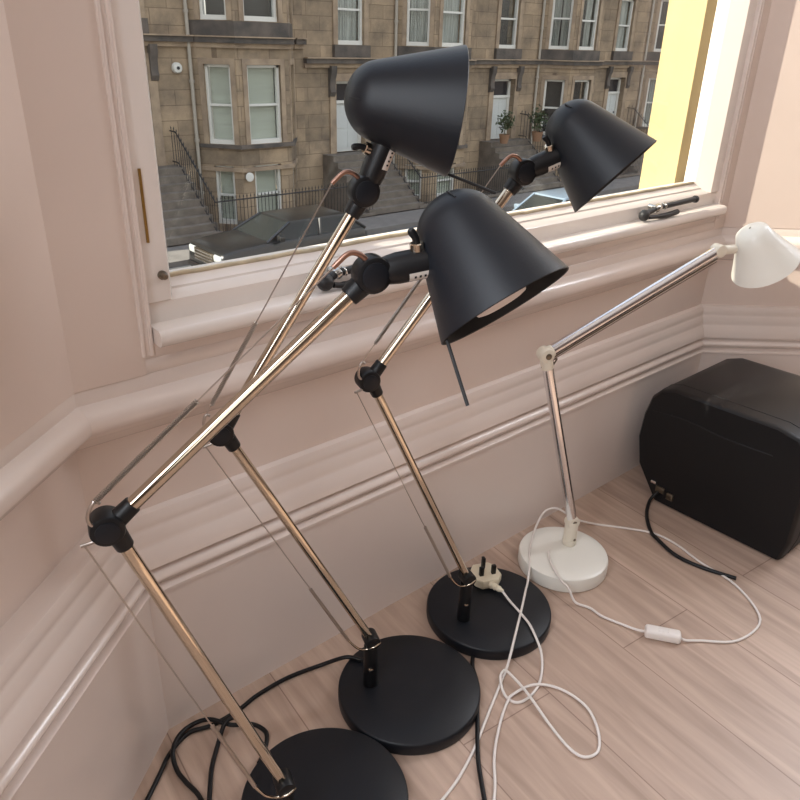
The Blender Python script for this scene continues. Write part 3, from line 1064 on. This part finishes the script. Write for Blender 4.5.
    for (a0, a1) in ((dx0 + .22, dx0 + .62), (dx1 - .62, dx1 - .22)):
        b.box(a0, a1, FY + .275, FY + .29, db + .15, db + .75)
        b.box(a0, a1, FY + .275, FY + .29, db + .85, dt - .9)
    dr = b.build('door', M[door_m], hx, 0)
    b = MB(); b.ball((dx1 - .22, FY + .25, db + .85), .045, 12)
    b.build('door_knob', M['iron'], dr, 50)
    # drainpipe
    b = MB()
    b.cyl((px, FY - .09, -6.5), (px, FY - .09, TOP), .06, 12)
    for z in (-3.9, -2.2, -.4, 1.6, 3.4):
        b.cyl((px, FY - .09, z), (px, FY - .09, z + .09), .085, 12)
    b.build('drainpipe', M['pipe'], hx, 50)
    # steps up to the door over the basement area
    b = MB()
    n = 9
    z0 = ground; rise = (db - z0) / n
    for i in range(n):
        y1 = 21.15 + i * .27
        b.box(dx0 - .62, dx1 + .66, y1 + (0 if i else -.0), FY + .2, z0 - (2.3 if i == 0 else 0) + rise * i * (1 if i else 0), z0 + rise * (i + 1))
    b.build('front_steps', M['step'], hx, 0)
    # parapet and roof
    b = MB(); b.box(xl, xr, FY - .3, FY + .6, TOP, TOP + .3)
    b.prism([V((A.x, FY)), V((B_.x, B_.y - .2)), V((C_.x, C_.y - .2)), V((Dd.x, FY))], TOP, TOP + .3)
    b.build('parapet', M['dressed'], hx, 0)
    b = MB(); b.loft([[V((x, y, z)) for y, z in ((FY + .3, TOP + .3), (FY + 4, TOP + 3.2), (FY + 8, TOP + .3))] for x in (xl, xr)])
    b.build('roof', M['roof'], hx, 0)
    return hx, dx0, dx1, db, bay0, bay1


def railing(px, dx0, dx1, db, label, xend):
    """iron railing: down the right side of the steps, then along the pavement to xend"""
    t = thing('iron_railing', label, 'railing', (dx1 + .52, 21.2, GZ), 'iron railings along the pavement')
    pts = []
    xs = dx1 + .52
    path = [V((xs, FY - .05, db)), V((xs, 23.55, db)), V((xs, 21.22, GZ + .05)), V((xend, 21.22, GZ + .05))]
    b = MB()
    for k, r in ((1.06, .022), (.12, .018)):
        b.tube([path[1] + V((0, 0, k)), path[2] + V((0, 0, k))], r, 8)
        b.tube([path[2] + V((0, 0, k)), path[3] + V((0, 0, k))], r, 8)
        b.tube([path[0] + V((0, 0, k)), path[1] + V((0, 0, k))], r, 8)
    b.build('rail', M['iron'], t, 40)
    b = MB(); b.box(xs - .1, xend, 21.12, 21.34, GZ - .02, GZ + .10)
    b.build('plinth', M['step'], t, 0)
    proto = None
    off = root_loc(t)
    for (p, q, sp) in ((path[0], path[1], .14), (path[1], path[2], .14), (path[2], path[3], .13)):
        n = int((V((q.x, q.y, 0)) - V((p.x, p.y, 0))).length / sp)
        for i in range(n):
            c = p + (q - p) * ((i + .5) / n)
            if proto is None:
                bb = MB()
                bb.cyl(off + V((0, 0, 0)), off + V((0, 0, 1.14)), .011, 6)
                bb.lathe(off + V((0, 0, 1.12)), (0, 0, 1), [(0, .012), (.03, .022), (.10, .002)], 6)
                proto = bb.build('baluster', M['iron'], t, 0)
                o = proto
            else:
                o = proto.copy(); COL.objects.link(o); o.parent = t
            o.location = c - off
    return t


HS = [(3.28, .60, 'sandstone house with broad stone steps at the left edge of the window', ('blind', 'blind'), 'doorw', 'curtain', 'curtain'),
      (11.82, .60, 'sandstone terraced house with pale blinds in its bay window, behind the dark car', ('blind', 'blind'), 'doorw', 'none', 'net'),
      (20.36, 0., 'sandstone terraced house with a plain white front door, seen between the black lamp shades', ('net', 'net'), 'doorw', 'net', 'net'),
      (28.90, 0., 'sandstone house with draped curtains upstairs, behind the right black lamp shade', ('none', 'none'), 'doorw', 'curtain', 'none'),
      (37.44, 0., 'sandstone terraced house farthest along the street, half hidden by the yellow window reveal', ('net', 'net'), 'doorw', 'none', 'net')]
HS[1] = (11.82, .60, HS[1][2], ('blind', 'blind'), 'doorw', 'none', 'net')
RL = ['black iron railing running under the leftmost bay to the big stone steps',
      'black iron railing beside the stone steps above the dark car',
      'black iron railing behind the heads of the black lamps, in front of the middle house',
      'black iron railing in front of the house behind the right black lamp shade',
      'black iron railing farthest along the street at right']
houses = []
for i, a in enumerate(HS):
    r = house(*a)
    houses.append(r)
    xend = a[0] + (5.38 if i < len(HS) - 1 else 4.4)
    railing(a[0], r[1], r[2], r[3], RL[i], xend)
# small fittings on the facade belong to their house
b = MB()
b.lathe((11.37, FY, .03), (0, -1, 0), [(0, .16), (.10, .16), (.14, .13), (.15, .02)], 20)
o = b.build('alarm_bell', M['sash'], houses[1][0], 40)
b = MB(); b.lathe((11.37, FY - .15, .03), (0, -1, 0), [(0, .05), (.02, .05), (.021, .01)], 12)
b.build('alarm_lamp', M['iron'], o, 40)
b = MB(); b.lathe((13.05, FY - BD - .10, -3.28), (0, -1, 0), [(0, .15), (.03, .15), (.035, .12)], 20)
b.build('round_plate', M['sash'], houses[1][0], 40)


def shrub(x, y, z, s, label):
    t = thing('potted_shrub', label, 'plant', (x, y, z), 'potted shrubs on the door steps')
    b = MB(); b.lathe((x, y, z), (0, 0, 1), [(0, .13 * s), (.28 * s, .19 * s), (.30 * s, .20 * s), (.30 * s, .17 * s), (.26 * s, .16 * s)], 18)
    b.build('pot', M['terracotta'], t, 40)
    b = MB()
    rnd = random.Random(int(x * 100))
    for k in range(260):
        u = V((rnd.gauss(0, 1), rnd.gauss(0, 1), rnd.gauss(0, 1))).normalized() * rnd.uniform(.2, 1)
        c = V((x, y, z + .72 * s)) + V((u.x * .36, u.y * .36, u.z * .42)) * s
        d = V((rnd.uniform(-1, 1), rnd.uniform(-1, 1), rnd.uniform(-.3, 1))).normalized()
        e = d.cross(V((rnd.uniform(-1, 1), .3, rnd.uniform(-1, 1)))).normalized()
        b.add([c - d * .07 * s, c + e * .03 * s, c + d * .07 * s, c - e * .03 * s], [(0, 1, 2, 3)])
    b.build('foliage', M['leaf'], t, 0)
    b = MB(); b.cyl((x, y, z + .2 * s), (x, y, z + .7 * s), .02, 8)
    b.build('stem', M['step'], t, 40)


dz3 = houses[3][3]
shrub(houses[3][1] - .25, 22.9, dz3, 1.25, 'bushy green shrub left of the white door, between the two rear lamp shades')
shrub(houses[3][2] + .35, 22.7, dz3, 1.35, 'bushy green shrub right of the white door, between the two rear lamp shades')


# ------------------------------------------------------------------ cars
def car(label, x, y, L, W, z0, paint, prof, glass, face=-1, suv=False, name='car'):
    """nose towards face*x; prof: (s along length from nose, height) body outline; glass: greenhouse (s, z) corners"""
    t = thing(name, label, 'car', (x, y, z0))
    P_ = lambda s, v, z: V((x + (-face) * (s - L / 2), y + v, z0 + z))
    b = MB()
    rings = []
    for (v, k) in ((-W / 2, .86), (-W / 2 + .05, .96), (-W / 2 + .16, 1.0), (W / 2 - .16, 1.0), (W / 2 - .05, .96), (W / 2, .86)):
        rings.append([P_(L / 2 + (s - L / 2) * (1 - (1 - k) * .18), v, .25 + (z - .25) * (k if z > .3 else 1)) for s, z in prof])
    b.loft(rings)
    body = b.build('body', M[paint], t, 40)
    # greenhouse
    (s0, s1, s2, s3, zb, zt) = glass
    ins = .16
    b = MB()
    lowr = [P_(s0, -W / 2 + .07, zb), P_(s3, -W / 2 + .07, zb), P_(s3, W / 2 - .07, zb), P_(s0, W / 2 - .07, zb)]
    topr = [P_(s1, -W / 2 + .07 + ins, zt), P_(s2, -W / 2 + .07 + ins, zt), P_(s2, W / 2 - .07 - ins, zt), P_(s1, W / 2 - .07 - ins, zt)]
    b.loft([lowr, topr])
    b.build('windows', M['carglass'], t, 0)
    # roof and pillars
    b = MB()
    rr = []
    for (z, g) in ((zt - .02, .0), (zt + .03, -.02), (zt + .06, -.12)):
        rr.append([P_(s1 - g * 2 - .03, -W / 2 + .05 + ins - g, z), P_(s2 + g + .03, -W / 2 + .05 + ins - g, z), P_(s2 + g + .03, W / 2 - .05 - ins + g, z), P_(s1 - g * 2 - .03, W / 2 - .05 - ins + g, z)])
    b.loft(rr)
    b.build('roof', M[paint], t, 40)
    for (ia, ib) in ((0, 0), (1, 1), (2, 2), (3, 3)):
        b = MB(); b.tube([lowr[ia], topr[ib]], .045, 6)
        b.build('pillar', M[paint], t, 40)
    sm = (s1 + s2) / 2
    for sg in (-1, 1):
        b = MB()
        b.tube([P_((s0 + s3) / 2 + .05, sg * (W / 2 - .06), zb), P_(sm + .05, sg * (W / 2 - .05 - ins), zt)], .05, 6)
        b.build('pillar', M[paint], t, 40)
        b = MB()
        b.obox(P_(s0 + .35, sg * (W / 2 + .06), zb + .10), V((1, 0, 0)), V((0, 1, 0)), V((0, 0, 1)), .16, .22, .16)
        b.build('wing_mirror', M[paint], t, 40, bevel=.04)
        b = MB()
        hz = .78 if suv else .66
        b.obox(P_(.12, sg * (W / 2 - .30), hz), V((1, 0, 0)), V((0, 1, 0)), V((0, 0, 1)), .26, .46, .20)
        b.build('headlight', M['lamp'], t, 40, bevel=.05)
        for sw in (.19 * L, .81 * L):
            b = MB()
            c = P_(sw, sg * (W / 2 - .12), .33)
            b.cyl(c + V((0, -.11, 0)), c + V((0, .11, 0)), .33, 28, bev=.04)
            wl = b.build('wheel', M['tyre'], t, 40)
            b = MB(); b.cyl(c + V((0, -.115, 0)), c + V((0, .115, 0)), .20, 20)
            b.build('hub', M['silver'], wl, 40)
    b = MB()
    gz0, gz1 = (.55, .88) if suv else (.45, .60)
    b.box(P_(-.03, 0, 0).x if face < 0 else P_(.1, 0, 0).x, P_(.1, 0, 0).x if face < 0 else P_(-.03, 0, 0).x, y - W * .27, y + W * .27, z0 + gz0, z0 + gz1)
    gr = b.build('grille', M['screw'], t, 40, bevel=.02)
    b = MB()
    for k in range(4):
        zz = z0 + gz0 + (gz1 - gz0) * (k + .5) / 4
        b.obox(V((P_(-.035, 0, 0).x, y, zz)), V((1, 0, 0)), V((0, 1, 0)), V((0, 0, 1)), .03, W * .5, .018)
    b.build('grille_bar', M['silver'], gr, 0)
    b = MB(); b.obox(V((P_(-.02, 0, 0).x, y, z0 + .40)), V((1, 0, 0)), V((0, 1, 0)), V((0, 0, 1)), .12, W * .92, .14)
    b.build('bumper', M['blackp'], t, 40, bevel=.04)
    return t


RZ = GZ - .14
car('dark off-road car parked by the stone steps, its silver grille and pale headlights facing left', 10.95, 17.55, 4.7, 1.9, RZ, 'suv',
    [(0, .25), (-.02, .5), (.02, .86), (.10, .96), (.5, 1.03), (1.35, 1.08), (4.5, 1.10), (4.68, .95), (4.7, .3)], (1.35, 2.15, 4.0, 4.6, 1.05, 1.46), suv=True)
car('pale blue car in the street behind the right black lamp shade', 20.3, 15.5, 4.2, 1.75, RZ, 'bluecar',
    [(0, .25), (-.02, .45), (.04, .66), (.3, .76), (1.2, .90), (3.9, .95), (4.15, .8), (4.2, .3)], (.95, 1.75, 3.3, 4.0, .90, 1.42))
